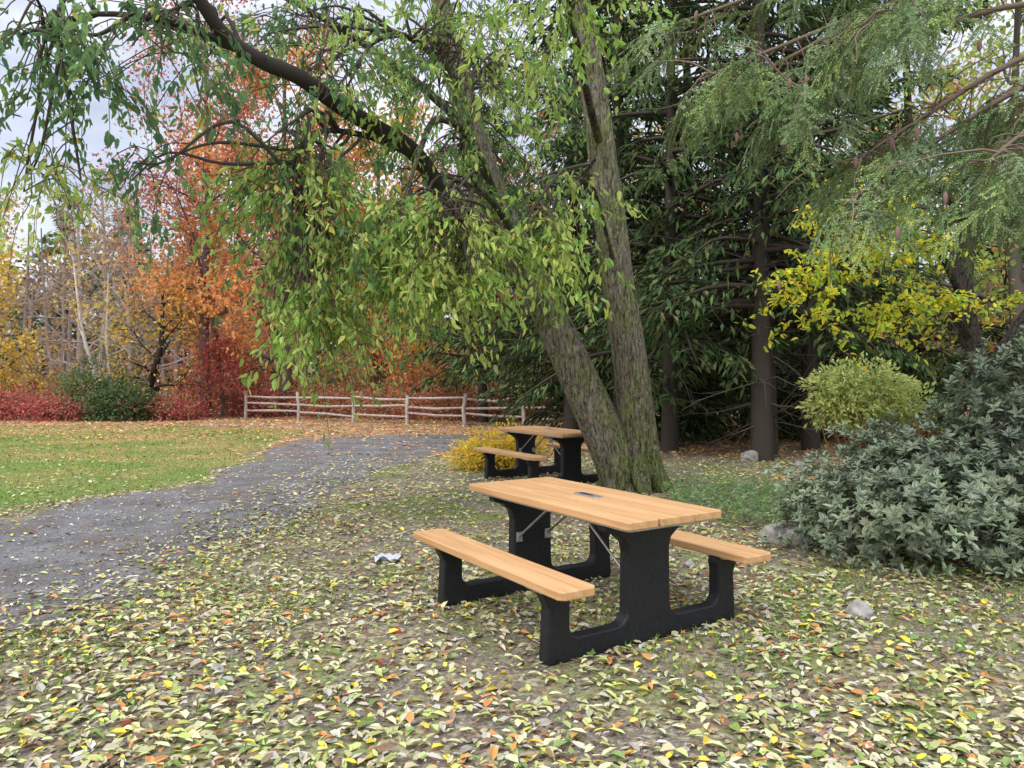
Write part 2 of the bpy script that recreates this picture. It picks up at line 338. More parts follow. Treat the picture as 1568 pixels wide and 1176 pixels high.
scatter(32000, .76, 8.5, 14, ground_pal, [36, 22, 9, 8, 12, 4, 16, .8], .068, 1, dens_near)
def dens_far(x, y): return np.where(inpoly(x, y, PATH), .22, np.where(inpoly(x, y, LAWN), .16 + .35 * (y > 18), .9))
scatter(36000, .78, 14, 29, [(.62, .3, .15), (.55, .25, .12), (.66, .42, .18), (.4, .2, .1), CREAM, YEL], [30, 22, 20, 10, 14, 6], .11, 1, dens_far)
def dens_path(x, y): return np.where(inpoly(x, y, PATH), .5 + .6 * vn(x, y, 1.6), .0)
scatter(20000, .8, 4, 14, [(.66, .66, .56), (.5, .5, .42), (.55, .5, .28), (.2, .14, .1)], [42, 22, 14, 22], .042, 1, dens_path)
mb.build('fallen_leaves', [M_DRY], ())

# ------------------------------------------------------------------ picnic tables
def mat_wood():
    m, nt, n, l, out = newmat('tan_plank'); tc = n.new('ShaderNodeTexCoord'); o = tc.outputs['Object']
    a = noise(n, l, mapping(n, l, o, (1.6, 38, 38)), 1, 5, .6); r = ramp(n, [(.3, (.50, .27, .11)), (.55, (.65, .38, .18)), (.75, (.72, .45, .23))]); l.new(a.outputs[0], r.inputs[0])
    b = noise(n, l, mapping(n, l, o, (2, 6, 6)), 1, 3); r2 = ramp(n, [(.3, (.88, .86, .83)), (.7, (1.05, 1.05, 1.06))]); l.new(b.outputs[0], r2.inputs[0])
    c = mixc(n, l, 1., r.outputs[0], r2.outputs[0], 'MULTIPLY')
    p = n.new('ShaderNodeBsdfPrincipled'); p.inputs['Roughness'].default_value = .5; p.inputs['Specular IOR Level'].default_value = .35; l.new(c, p.inputs['Base Color']); l.new(bump(n, l, a.outputs[0], .2, .004), p.inputs['Normal'])
    l.new(p.outputs[0], out.inputs[0]); return m
def mat_plain(name, col, rough=.5, metal=0, nscale=30, var=.25, bmp=.2, spec=.5):
    m, nt, n, l, out = newmat(name); tc = n.new('ShaderNodeTexCoord'); a = noise(n, l, tc.outputs['Object'], nscale, 4, .65)
    r = ramp(n, [(.3, tuple(v * (1 - var) for v in col)), (.7, tuple(min(1, v * (1 + var)) for v in col))]); l.new(a.outputs[0], r.inputs[0])
    p = n.new('ShaderNodeBsdfPrincipled'); p.inputs['Roughness'].default_value = rough; p.inputs['Metallic'].default_value = metal; l.new(r.outputs[0], p.inputs['Base Color'])
    p.inputs['Specular IOR Level'].default_value = spec
    l.new(bump(n, l, a.outputs[0], bmp, .005), p.inputs['Normal']); l.new(p.outputs[0], out.inputs[0]); return m
M_WOOD = mat_wood(); M_BLK = mat_plain('black_recycled_plastic', (.012, .013, .017), .5, 0, 45, .5, .6, .4); M_STEEL = mat_plain('galvanised_steel', (.5, .5, .52), .4, .8)
def bevel(o, w=.006, seg=2):
    b = o.modifiers.new('bevel', 'BEVEL'); b.width = w; b.segments = seg; b.limit_method = 'ANGLE'; b.angle_limit = math.radians(35)
def prism(name, prof, axis_len, mat, parent, loc=(0, 0, 0), bev=.008):
    n = len(prof); v = [(-axis_len / 2, a, b) for a, b in prof] + [(axis_len / 2, a, b) for a, b in prof]
    f = [list(range(n))[::-1], list(range(n, 2 * n))] + [[i, (i + 1) % n, n + (i + 1) % n, n + i] for i in range(n)]
    me = bpy.data.meshes.new(name); me.from_pydata(v, [], f); me.update(); me.materials.append(mat)
    bm = bmesh.new(); bm.from_mesh(me); bmesh.ops.recalc_face_normals(bm, faces=bm.faces); bm.to_mesh(me); bm.free()
    o = bpy.data.objects.new(name, me); COL.objects.link(o); o.location = loc; o.parent = parent; bevel(o, bev); return o
def plank(name, L, W, T, mat, parent, loc, cut=.035, bev=.006):
    v2 = [(-L / 2, -W / 2 + cut), (-L / 2 + cut, -W / 2), (L / 2 - cut, -W / 2), (L / 2, -W / 2 + cut), (L / 2, W / 2 - cut), (L / 2 - cut, W / 2), (-L / 2 + cut, W / 2), (-L / 2, W / 2 - cut)]
    if cut < .002: v2 = [(-L / 2, -W / 2), (L / 2, -W / 2), (L / 2, W / 2), (-L / 2, W / 2)]
    n = len(v2); v = [(a, b, -T / 2) for a, b in v2] + [(a, b, T / 2) for a, b in v2]
    f = [list(range(n))[::-1], list(range(n, 2 * n))] + [[i, (i + 1) % n, n + (i + 1) % n, n + i] for i in range(n)]
    me = bpy.data.meshes.new(name); me.from_pydata(v, [], f); me.update(); me.materials.append(mat)
    o = bpy.data.objects.new(name, me); COL.objects.link(o); o.location = loc; o.parent = parent; bevel(o, bev); return o
def arc(cx, cz, r, a0, a1, n=5): return [(cx + r * math.cos(math.radians(a0 + (a1 - a0) * i / n)), cz + r * math.sin(math.radians(a0 + (a1 - a0) * i / n))) for i in range(n + 1)]
def rod(name, a, b, r, mat, parent):
    mbb = MB(); mbb.tube(np.array([a, (np.array(a) + np.array(b)) / 2, b]), r, 8, (.5, .5, .5)); o = mbb.build(name, [mat]); o.parent = parent; return o
def picnic_table(x, y, yaw):
    e = bpy.data.objects.new('picnic_table', None); COL.objects.link(e); e.location = (x, y, 0); e.rotation_euler = (0, 0, yaw)
    L = 1.72; W = .72
    for i, (vc, w) in enumerate(((-.2425, .232), (0, .247), (.2425, .232))):
        plank('top_plank_%d' % i, L, w, .042, M_WOOD, e, (0, vc, .729), .001 if i == 1 else .022, .004)
    plank('top_frame', L - .08, W - .08, .018, M_STEEL, e, (0, 0, .697), .02, .003)
    plank('game_slot_plate', .23, .075, .006, M_STEEL, e, (.02, .04, .7535), .012, .002)
    plank('game_slot', .13, .03, .006, M_BLK, e, (.0, .04, .7555), .008, .001)
    for s in (-1, 1):
        plank('seat_%d' % (s + 1), 1.73, .235, .045, M_WOOD, e, (0, s * .675, .432), .03, .006)
    half = [(.71, 0.0), (.715, .03), (.70, .30), (.735, .37), (.745, .408), (.56, .408), (.555, .37), (.565, .33)] + [(.565, .2)] + arc(.505, .185, .06, 0, -90) + [(.26, .125)] + arc(.24, .205, .08, -90, -180)[1:] + [(.155, .52), (.17, .58), (.24, .635), (.315, .655), (.325, .687)]
    prof = half + [(-a, b) for a, b in half[::-1]]
    for s in (-1, 1):
        prism('end_frame_%d' % (s + 1), prof, .085, M_BLK, e, (s * .595, 0, 0), bev=.012)
        for v in (-.12, .12):
            rod('brace', (s * .55, v, .40), (s * .14, v, .688), .008, M_STEEL, e)
            plank('brace_tab', .012, .05, .07, M_STEEL, e, (s * .548, v, .40), .01, .002)
        for v in (-.675, .675):
            plank('seat_bracket', .16, .2, .01, M_STEEL, e, (s * .595, v, .4095 - .006), .01, .001)
    return e
picnic_table(.446, 4.75, -1.006)
picnic_table(.52, 10.95, -1.02)

# ------------------------------------------------------------------ split rail fence
M_RAIL = mat_plain('weathered_rail', (.44, .37, .33), .85, 0, 14, .4, .6)
def fence(pts):
    e = bpy.data.objects.new('split_rail_fence', None); COL.objects.link(e); prev = None
    for i, (x, y) in enumerate(pts):
        mb = MB(); h = 1.0 + R.normal(0, .04); mb.tube([(x, y, -.1), (x + R.normal(0, .02), y, h * .5), (x + R.normal(0, .03), y, h), (x, y, h + .03)], [.075, .07, .065, .02], 6, (.3, .25, .2), 0, .08)
        mb.build('post_%d' % i, [M_RAIL]).parent = e
        if prev:
            mb = MB()
            for z in (.3, .58, .85):
                a = np.array([prev[0], prev[1], z + R.normal(0, .04)]); b = np.array([x, y, z + R.normal(0, .04)]); m = (a + b) / 2 + [0, 0, R.normal(-.02, .03)]
                mb.tube([a, m, b], [.035, .05, .035], 5, (.3, .25, .2), 0, .1)
            mb.build('rails_%d' % i, [M_RAIL]).parent = e
        prev = (x, y)
fence([(-10.1, 28), (-7.8, 27), (-5.5, 25.6), (-3.45, 24.4), (-1.5, 23.8), (.4, 23.3), (2.4, 22.8), (4.6, 22.2), (6.8, 21.6), (9, 21), (11.2, 20.4)])

# ------------------------------------------------------------------ main twin-trunk tree
def elm():
    mb = MB(); Y = 10.0; bc = (.25, .215, .17)
    t1 = smooth_path([(1.52, Y, -.1), (1.47, Y, .08), (1.26, Y, .68), (.94, Y, 1.41), (.58, Y, 2.23), (.14, Y, 3.12), (-.26, Y, 4.0), (-.57, Y, 4.9), (-.8, Y, 5.8), (-.98, Y, 6.7), (-1.2, Y, 8.4), (-1.5, Y + .3, 10.5)], 4)
    mb.tube(t1, np.interp(np.linspace(0, 1, len(t1)), [0, .05, .12, .3, .5, .7, 1], [.40, .32, .27, .25, .2, .17, .05]), 26, bc, 0, .1)
    t2 = smooth_path([(1.84, Y + .05, -.1), (1.82, Y + .05, .1), (1.71, Y + .05, .95), (1.59, Y, 1.86), (1.40, Y, 2.96), (1.26, Y, 4.05), (1.17, Y, 4.9), (1.04, Y, 5.8), (.9, Y, 6.8), (.8, Y, 8.6), (.9, Y, 10.5)], 4)
    mb.tube(t2, np.interp(np.linspace(0, 1, len(t2)), [0, .05, .14, .3, .5, .7, 1], [.37, .30, .255, .225, .2, .17, .05]), 26, bc, 0, .1)
    for a in np.linspace(0, 6.28, 9)[:-1]:
        s = np.array([1.66 + .17 * math.cos(a), Y + .13 * math.sin(a), .42]); e = np.array([1.66 + .55 * math.cos(a + .2), Y + .42 * math.sin(a), -.06])
        mb.tube(smooth_path([s, (s + e) / 2 + [0, 0, -.06], e], 3), np.linspace(.18, .07, 7), 8, (.17, .18, .09), 0, .08)
    dk = (.10, .085, .075)
    limbs = {
     'A': [(-.3, Y, 3.5), (-.7, 9.4, 3.58), (-1.09, 8.6, 4.08), (-1.45, 8.0, 4.2), (-1.7, 7.6, 4.25), (-2.0, 7.0, 4.34), (-2.24, 6.6, 4.33), (-2.44, 6.3, 4.42), (-2.57, 6.0, 4.63), (-2.8, 5.6, 5.0)],
     'A2': [(-2.24, 6.6, 4.33), (-2.8, 6.3, 4.5), (-3.3, 5.9, 4.4), (-3.7, 5.6, 4.1)],
     'A3': [(-1.09, 8.6, 4.08), (-1.6, 7.9, 4.1), (-2.0, 7.3, 3.9), (-2.1, 6.9, 3.3)],
     'A4': [(-.5, Y, 4.8), (-1.4, 9.7, 5.5), (-2.4, 9.2, 6.0), (-3.4, 8.6, 6.3)],
     'B': [(-.2, Y, 3.9), (-.5, 9.0, 4.4), (-.8, 8.0, 4.3), (-.9, 7.2, 3.7), (-1.0, 6.7, 3.0)],
     'C': [(.3, Y, 2.85), (-.1, 9.2, 3.5), (-.4, 8.2, 3.6), (-.45, 7.3, 3.1), (-.5, 6.9, 2.6)],
     'D': [(-.7, Y, 5.4), (-.9, 9.1, 5.4), (-1.2, 8.2, 5.3), (-1.6, 7.4, 5.0)],
     'E': [(1.2, Y, 4.6), (.9, 9, 5.0), (.7, 7.8, 5.0), (.5, 6.6, 4.7)],
     'F': [(-.25, Y, 4.0), (-.65, 9.7, 4.5), (-.5, 9.6, 5.1), (-.62, 9.5, 5.8)],
     'G': [(1.42, Y, 2.9), (1.0, 9.0, 3.8), (.75, 8.0, 3.7), (.5, 7.3, 3.3)],
    }
    rr = {'A': .115, 'A2': .04, 'A3': .045, 'A4': .07, 'B': .06, 'C': .055, 'D': .06, 'E': .06, 'F': .05, 'G': .03}
    LP = []
    for k, p in limbs.items():
        s = smooth_path(p, 5); mb.tube(s, np.linspace(rr[k], rr[k] * (.4 if k == 'A' else .25), len(s)), 9, (.065, .055, .05) if k[0] == 'A' else dk, 3 if k[0] == 'A' else 0, .06); LP.append(s)
    LP = np.concatenate(LP)
    lit = [(.35, .53, .12), (.46, .60, .16), (.28, .45, .12), (.52, .60, .19)]  # leaf greens as seen in the light, brightness put into the colour
    shaded = [(.15, .27, .11), (.21, .35, .13), (.12, .22, .10)]  # darker leaf greens for silhouetted and rear sprays, shade painted into the colour
    reg = [((-3.55, 5.6, 3.95), (.6, .8, .5), 36, shaded), ((-2.95, 6.2, 4.15), (.7, .8, .65), 40, shaded), ((-3.9, 6.1, 3.1), (.5, .5, .25), 16, lit), ((-3.25, 6.5, 3.15), (.45, .5, .35), 9, shaded),
           ((-1.88, 7.4, 4.4), (.95, 1., .8), 56, shaded + lit[:2]), ((-2.05, 7.0, 3.2), (.75, .8, .6), 84, lit + shaded[:1]), ((-1.85, 7.0, 2.05), (.4, .5, .38), 54, lit), ((-1.9, 7.2, 2.7), (.5, .5, .5), 44, lit + shaded[:1]), ((-1.2, 7.3, 2.7), (.5, .6, .5), 60, lit + shaded[:2]),
           ((-.65, 6.9, 2.8), (.7, .6, .5), 84, lit), ((-.6, 7.0, 2.35), (.45, .5, .3), 30, lit), ((.35, 7.0, 2.7), (.32, .35, .32), 26, lit), ((-.7, 8.0, 4.8), (1.1, .9, 1.0), 100, lit + shaded[:2]), ((.5, 7.1, 3.2), (.3, .4, .4), 12, lit), ((.45, 6.2, 4.6), (.7, .6, .3), 36, lit),
           ((-1.0, 9.4, 3.9), (.9, .5, .8), 40, shaded + lit[:1]), ((-2.6, 8.8, 5.6), (1.1, .8, .6), 36, shaded), ((.4, 10.8, 5.6), (1.0, .6, .9), 46, shaded + lit[:1]), ((-1.5, 9.2, 2.5), (.7, .6, .55), 36, shaded + lit[:1]), ((0, 10.9, 4.2), (.8, .4, .8), 36, shaded + lit[:1])]
    P = []; D = []; C = []; LL = []
    for cen, rad, n, cols in reg:
        cen = np.array(cen); rad = np.array(rad)
        j = np.argmin(np.linalg.norm(LP - (cen + [0, .6, .5]), axis=1)); hub = []
        for h in range(max(3, n // 8)):
            e = cen + norm(rnd(1))[0] * rad * R.uniform(.2, .7) + [0, 0, rad[2] * .3]; s = LP[(j + R.integers(-4, 4)) % len(LP)]
            if np.linalg.norm(s - LP[j]) > 1: s = LP[j]
            b = smooth_path([s, s * .6 + e * .4 + [0, 0, .2] + rnd(1, .1)[0], s * .2 + e * .8 + [0, 0, .1] + rnd(1, .06)[0], e], 4)
            mb.tube(b, np.linspace(.022, .007, len(b)), 5, dk, 3); hub.append(b)
        for i in range(n):
            rt = cen + norm(rnd(1))[0] * rad * R.uniform(.15, 1) ** .5
            b = hub[R.integers(len(hub))]; s = at(b, R.uniform(.5, 1)); out = norm((rt - cen) * [1, 1, 0] + rnd(1, .2)[0]) * R.uniform(.15, .4)
            tw = smooth_path([s, (s + rt) / 2 + [0, 0, .12], rt, rt + out * .9 + [0, 0, -.12], rt + out * 1.4 + [0, 0, -R.uniform(.25, .6)]], 3)
            mb.tube(tw, np.linspace(.007, .002, len(tw)), 3, (.12, .1, .07), 3)
            m = R.integers(16, 28); u = R.uniform(.3, 1, m) * (len(tw) - 1); kk = np.minimum(u.astype(int), len(tw) - 2); f = (u - kk)[:, None]
            p = tw[kk] * (1 - f) + tw[kk + 1] * f; P.append(p + rnd(m, .03)); D.append(rnd(m, .5) + np.array([0, 0, -1.]) + out * 1.2)
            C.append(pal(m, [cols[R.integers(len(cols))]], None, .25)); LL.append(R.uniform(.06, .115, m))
    P = np.concatenate(P); D = np.concatenate(D); C = np.concatenate(C); LL = np.concatenate(LL)
    y = R.uniform(0, 1, len(P)) < .05; C[y] = (.62, .58, .14)
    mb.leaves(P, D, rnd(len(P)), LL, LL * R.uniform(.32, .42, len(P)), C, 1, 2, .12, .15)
    return mb.build('elm_tree', [M_MOSSBARK, M_LEAF, M_BARK, M_FARBARK], (0, 3))
elm()

# ------------------------------------------------------------------ near hemlock boughs, upper right
def hemlock():
    mb = MB(); bk = (.2, .15, .12)
    tr = smooth_path([(5.6, 6.0, -.1), (5.5, 6.0, 3), (5.5, 6.0, 6), (5.5, 6, 10)], 4); mb.tube(tr, np.linspace(.24, .08, len(tr)), 12, (.16, .13, .11), 0, .06)
    temps = []
    for k in range(6):
        P = []; D = []
        L = .42; ns = 8
        axis = smooth_path([(0, 0, 0), (L * .5, R.normal(0, .03), -.02), (L, R.normal(0, .04), -.12)], 5); segs = [axis]
        for i in range(ns):
            u = .12 + .8 * i / ns; s = at(axis, u); sg = 1 if i % 2 else -1; l2 = .2 * (1 - u * .55) * R.uniform(.7, 1.15)
            segs.append(path(s, (.8, sg * R.uniform(.5, .9), -.3), l2, 4, .08, .12))
        for sgm in segs:
            ln = np.linalg.norm(np.diff(sgm, axis=0), axis=1).sum(); m = int(ln / .0105)
            t = np.linspace(.05, 1, m) * (len(sgm) - 1); kk = np.minimum(t.astype(int), len(sgm) - 2); f = (t - kk)[:, None]
            p = sgm[kk] * (1 - f) + sgm[kk + 1] * f; d = norm(sgm[kk + 1] - sgm[kk]); sd = norm(np.cross(d, [0, 0, 1.]))
            for s_ in (-1, 1):
                P.append(p); D.append(norm(d * .75 + sd * s_ + rnd(m, .15)))
        temps.append((segs, np.concatenate(P), np.concatenate(D)))
    boughs = [
        ((5.5, 6, 4.9), (1.4, 5.6, 3.75), .5, 42), ((5.5, 6, 5.3), (1.1, 6.2, 4.35), .5, 38), ((5.5, 6, 4.4), (2.3, 5.0, 2.95), .45, 46), ((5.5, 6, 4.2), (2.1, 4.7, 2.6), .28, 32),
        ((5.5, 6, 4.6), (1.9, 5.2, 3.5), .45, 42), ((5.5, 6, 3.9), (2.75, 4.3, 2.75), .4, 42), ((5.5, 6, 5.0), (2.2, 4.6, 3.75), .5, 44), ((5.5, 6, 4.3), (3.2, 4.6, 3.2), .5, 40), ((5.5, 6, 5.6), (2.8, 5.4, 4.4), .6, 36), ((5.5, 6, 5.2), (1.7, 6.4, 3.9), .4, 28), ((5.5, 6, 4.0), (3.4, 5.2, 2.75), .4, 30)]
    cols = np.array([(.20, .33, .14), (.27, .41, .18), (.14, .25, .10), (.32, .45, .15), (.22, .32, .17)])
    for a, b, wd, n in boughs:
        a = np.array(a); b = np.array(b); mid = (a + b) / 2 + [0, 0, .25]
        bp = smooth_path([a, mid, b * .85 + a * .15 + [0, 0, .1], b], 6); mb.tube(bp, np.linspace(.03, .006, len(bp)), 6, bk, 0)
        for i in range(9):
            s = at(bp, R.uniform(.3, .95)); q = path(s, norm(b - a) + rnd(1, .7)[0] + [0, 0, -.3], R.uniform(.3, .8), 6, .25, .05); mb.tube(q, np.linspace(.008, .002, 7), 4, (.26, .19, .15), 0)
        for i in range(n):
            u = .33 + .67 * R.uniform(0, 1) ** .8; s0 = at(bp, u); d = norm(b - a)
            off = norm(np.cross(d, [0, 0, 1.])) * R.uniform(-1, 1) * wd * (1.25 - u * .7); s = s0 + off + [0, 0, -abs(R.normal(0, .12))]
            mb.tube(np.array([s0, (s0 + s) / 2 + [0, 0, .03], s]), [.006, .004, .003], 4, bk, 0)
            dr = norm(d * 1.0 + norm(off + 1e-6) * .7 + rnd(1, .3)[0] + [0, 0, -R.uniform(.1, .8)])
            sd = norm(np.cross([0, 0, 1.], dr)); up = np.cross(dr, sd); sc = R.uniform(.8, 1.3); roll = R.normal(0, .5); sd, up = sd * math.cos(roll) + up * math.sin(roll), up * math.cos(roll) - sd * math.sin(roll)
            M = np.stack([dr, sd, up]) * sc; segs, P, D = temps[R.integers(6)]
            for sg in segs: mb.tube((sg[::2] if len(sg) > 6 else sg[[0, 2, -1]]) @ M + s, .0025, 3, (.26, .24, .13), 0)
            m = len(P); c = cols[R.integers(len(cols))] * R.uniform(.65, 1.25)
            mb.leaves(P @ M + s, D @ M, up + rnd(m, .4), .021 * sc * R.uniform(.8, 1.2, m), .0085, np.clip(c * R.uniform(.8, 1.2, (m, 1)), 0, 1), 1, 1, 0, .05)
    for i in range(30):
        a, b, wd, n = boughs[R.integers(len(boughs))]; s = np.array(b) + rnd(1, .3)[0] + [.3, 0, 0]
        mb.tube([s, s - [0, 0, .02], s - [0, 0, .05], s - [0, 0, .075]], [.004, .014, .013, .003], 7, (.26, .16, .14), 0)
    return mb.build('hemlock_tree', [M_FARBARK, M_NEEDLE])
hemlock()

# ------------------------------------------------------------------ right side shrubs and trees
shrub('holly_bush', 3.85, 6.4, [(0, -.1, .5, 1.2, 1.1, .55), (-.75, -.35, .4, .6, .65, .42), (.3, -.75, .35, .85, .55, .4), (.35, .1, .95, .55, .55, .38), (.5, .1, 1.45, .34, .38, .4), (1.1, -.3, .7, .75, .85, .55), (-.35, .1, .78, .45, .55, .32), (-1.2, .1, .33, .3, .38, .28), (.1, 0, 1.32, .18, .22, .28), (.95, -.1, 1.3, .26, .26, .4), (.6, 0, 1.75, .16, .18, .22), (-.7, .1, .85, .18, .2, .22)],
      [(.11, .17, .085), (.15, .21, .10), (.08, .13, .07), (.2, .26, .13)], 4100, .07, 26, 7, M_GLOSS, .44, kind=2, jitter=.22, edge=(.62, .66, .5))
shrub('azalea_bush', 5.3, 11.2, [(0, 0, 1.35, .75, .7, .4), (-.3, -.1, 1.05, .55, .5, .3), (.5, .1, 1.1, .6, .5, .35), (-.4, 0, 1.45, .35, .3, .2)], [(.52, .60, .22), (.42, .54, .18), (.6, .6, .22)], 5500, .085, 40, 0, None, .45, (.35, .15, .09), jitter=.14)
shrub('barberry_shrub', 6.3, 11.8, [(0, 0, .5, .7, .5, .5)], [(.42, .2, .1), (.3, .3, .1)], 1800, .06, 50, 0, None, .4, (.4, .17, .1))
shrub('forsythia_shrub', -.25, 12.2, [(0, 0, .32, .55, .45, .34), (-.4, 0, .2, .35, .3, .25), (.4, 0, .3, .4, .3, .3)], [(.92, .66, .06), (.85, .56, .08), (.7, .62, .1)], 4500, .065, 25, jitter=.22)
mb = MB(); N = 2600; a = R.uniform(0, 6.28, N); r = np.sqrt(R.uniform(0, 1, N)); x = 2.75 + r * np.cos(a) * .95; y = 8.6 + r * np.sin(a) * 1.5
mb.leaves(np.stack([x, y, R.uniform(.03, .22, N)], 1), rnd(N) * [1, 1, .4], rnd(N, .35) + [0, 0, 1], R.uniform(.04, .09, N), R.uniform(.02, .04, N), pal(N, [(.2, .34, .12), (.28, .42, .16), (.34, .4, .26)]), 0, 2)
mb.build('groundcover_plants', [M_LEAF], ())

def yellow_tree():
    mb = MB(); bk = (.09, .075, .065)
    limbs = [[(6.75, 9.8, -.1), (6.5, 9.8, .9), (6.1, 9.7, 1.7), (5.85, 9.6, 2.6), (5.9, 9.5, 3.6), (6.1, 9.4, 5)],
             [(6.2, 9.7, 1.5), (6.6, 9.5, 2.3), (7.2, 9.4, 3.2), (7.4, 9.3, 4.5)], [(5.9, 9.6, 2.4), (5.3, 9.2, 3.1), (4.7, 8.8, 3.2), (4.0, 8.4, 3.0), (3.5, 8.2, 2.6), (3.2, 8.1, 2.2)], [(5.9, 9.5, 3.4), (5.2, 9.2, 3.9), (4.3, 8.9, 3.6), (3.6, 8.7, 3.2)],
             [(7.4, 10.2, -.1), (7.3, 10.2, 1.5), (7.2, 10.1, 3), (7.0, 10, 5)], [(6.1, 9.7, 1.9), (5.5, 9.3, 2.4), (5.0, 8.9, 2.5), (4.4, 8.6, 2.1)]]
    rr = [.19, .1, .05, .05, .2, .05]; pts = []
    for l_, r_ in zip(limbs, rr):
        s = smooth_path(l_, 5); mb.tube(s, np.linspace(r_, r_ * .4, len(s)), 10, bk, 0, .08)
        if r_ < .15: pts.append(s[6:])
    pts = np.concatenate(pts); P = []; D = []
    for i in range(230):
        s = pts[R.integers(len(pts))]; t = path(s, norm(rnd(1)[0] * [1, .8, .35] + [-.3, -.2, 0]), R.uniform(.3, .9), 6, .18, .04)
        mb.tube(t, np.linspace(.007, .002, 7), 4, bk, 0)
        m = R.integers(16, 28); u = R.uniform(.2, 1, m) * 6; k = np.minimum(u.astype(int), 5); f = (u - k)[:, None]; P.append(t[k] * (1 - f) + t[k + 1] * f + rnd(m, .03)); D.append(rnd(m, .8) + [0, 0, -.25])
    P = np.concatenate(P); D = np.concatenate(D); n = len(P)
    mb.leaves(P, D, rnd(n, .6) + [0, 0, 1], R.uniform(.05, .1, n), R.uniform(.03, .05, n), pal(n, [(.84, .78, .08), (.55, .64, .1), (.84, .72, .08), (.36, .52, .1)]), 1, 2)
    return mb.build('spicebush_tree', [M_BARK, M_LEAF])
yellow_tree()
YG = [(.5, .58, .12), (.36, .48, .12), (.6, .58, .12), (.3, .4, .12)]
OR = [(.78, .34, .13), (.70, .28, .12), (.80, .44, .17)]; YL = [(.78, .55, .10), (.8, .6, .12), (.62, .5, .14)]; RD = [(.52, .18, .15), (.42, .15, .12), (.6, .25, .16)]; BR = [(.42, .28, .18), (.5, .33, .2)]; GN = [(.2, .28, .1), (.27, .33, .12)]
broadleaf('beech_tree', 9.2, 13.5, 8.5, 3.2, YG, 5000, .17, .15, .12, 14, sig=.3)
broadleaf('beech_tree', 12.2, 15.5, 9.5, 3.6, YG + [(.6, .4, .12)], 5000, .18, .12, .13, 14, sig=.3)
for x, y, h in ((5, 27, 10), (9.5, 27, 11), (14.5, 27, 11), (19, 25, 11), (.5, 28, 10)):
    broadleaf('oak_tree', x, y, h, 3.8, BR + OR + GN + GN, 6000, .18, .08, .22, 14, sig=.45)

# ------------------------------------------------------------------ dark conifers behind
con = [(4.6, 13.6, 15, 2.8, 3.8, 7000, .19), (5.0, 14.4, 14, 2.4, 4.2, 4500, .17), (3.25, 15.2, 16, 3.0, 2.8, 8000, .17), (6.3, 15.6, 15, 3.0, 3.2, 7500, .18), (2.55, 17, 17, 3.0, 2.4, 9500, .2), (1.45, 18, 17, 3.4, 2.6, 10000, .2),
       (4.6, 19, 18, 3.5, 1.4, 9500, .2), (7.6, 20, 18, 3.6, 1.4, 9500, .2), (2.6, 21.5, 17, 3.5, 1.4, 9500, .2), (11, 20, 17, 3.6, 1.4, 8500, .2), (-1.0, 25.5, 13, 3, 2.4, 6500, .16), (14, 18, 16, 3.6, 1.5, 7000, .2)]
for i, (x, y, h, r, bh, n, r0) in enumerate(con):
    conifer('hemlock_tree', x, y, h, r, bh, n, r0, lean=R.normal(0, .3), ls=.22 + .008 * (y - 13))
for x, y, r, h in ((3.9, 18, 1.3, 1.7), (6.4, 18.5, 1.5, 1.9), (9.2, 17.8, 1.5, 1.7), (2.0, 20.2, 1.2, 1.4), (12, 17, 1.6, 2.0), (8.2, 22, 1.6, 2.4), (5, 22.5, 1.6, 2.2)):
    shrub('evergreen_shrub', x, y, [(0, 0, h * .5, r, r * .8, h * .5), (r * .5, 0, h * .4, r * .8, r * .6, h * .4)], [(.08, .14, .05), (.13, .2, .08), (.06, .1, .04)], 3500, .14, 10, jitter=.25)

# ------------------------------------------------------------------ autumn woodland, left and centre
broadleaf('maple_tree', -9.2, 30, 13.5, 5.0, OR, 14000, .28, .15, .2, 16, (.16, .14, .13), sig=.4)
broadleaf('maple_tree', -5.6, 31, 11, 4.2, OR + YL, 10000, .2, .15, .2, 14, sig=.4)
broadleaf('maple_tree', -13.2, 33, 10, 4.2, OR + BR, 6500, .2, .15, .2, 14, sig=.4)
broadleaf('red_maple_tree', -12.0, 29, 15.5, 5.2, RD + [(.6, .35, .2)], 6500, .2, .3, .16, 16, (.15, .12, .12), sig=.4)
broadleaf('aspen_tree', -23.2, 31, 9.0, 3.0, YL + BR, 4000, .16, .2, .2, 14, sig=.4)
broadleaf('aspen_tree', -20.2, 28, 6.0, 2.0, YL, 3600, .12, .08, .18, 12, sig=.3)
broadleaf('oak_tree', -2.4, 33, 11, 4, BR + OR, 8000, .2, .12, .2, 14, sig=.4)
broadleaf('crab_apple_tree', -14.0, 28.4, 5.0, 2.4, BR + YL, 2200, .17, .25, .15, 10, (.05, .045, .04), lean=(.6, 0))
broadleaf('japanese_maple_tree', -11.2, 28.3, 2.5, 1.4, [(.4, .1, .09), (.5, .17, .13)], 2400, .08, .1, .13, 12, sig=.22)
broadleaf('gray_birch_tree', -15.9, 28.5, 6.2, 1.4, YL, 200, .085, .5, .15, 8, (.66, .62, .58), lean=(-1.0, 0))
broadleaf('gray_birch_tree', -15.5, 28.8, 5.6, 1.3, YL, 160, .075, .5, .15, 8, (.64, .6, .57), lean=(-.2, 0))
for i, (x, y, h) in enumerate([(-18, 35, 10), (-15.5, 37, 11), (-13, 36, 11), (-20.5, 37, 11), (-23.5, 40, 12), (-10.5, 37, 12), (-27, 37, 11)]):
    broadleaf('bare_tree', x, y, h, 4, BR, 900, .17, .15, .2, 18, (.36, .32, .3), sub=6, twigs=4)
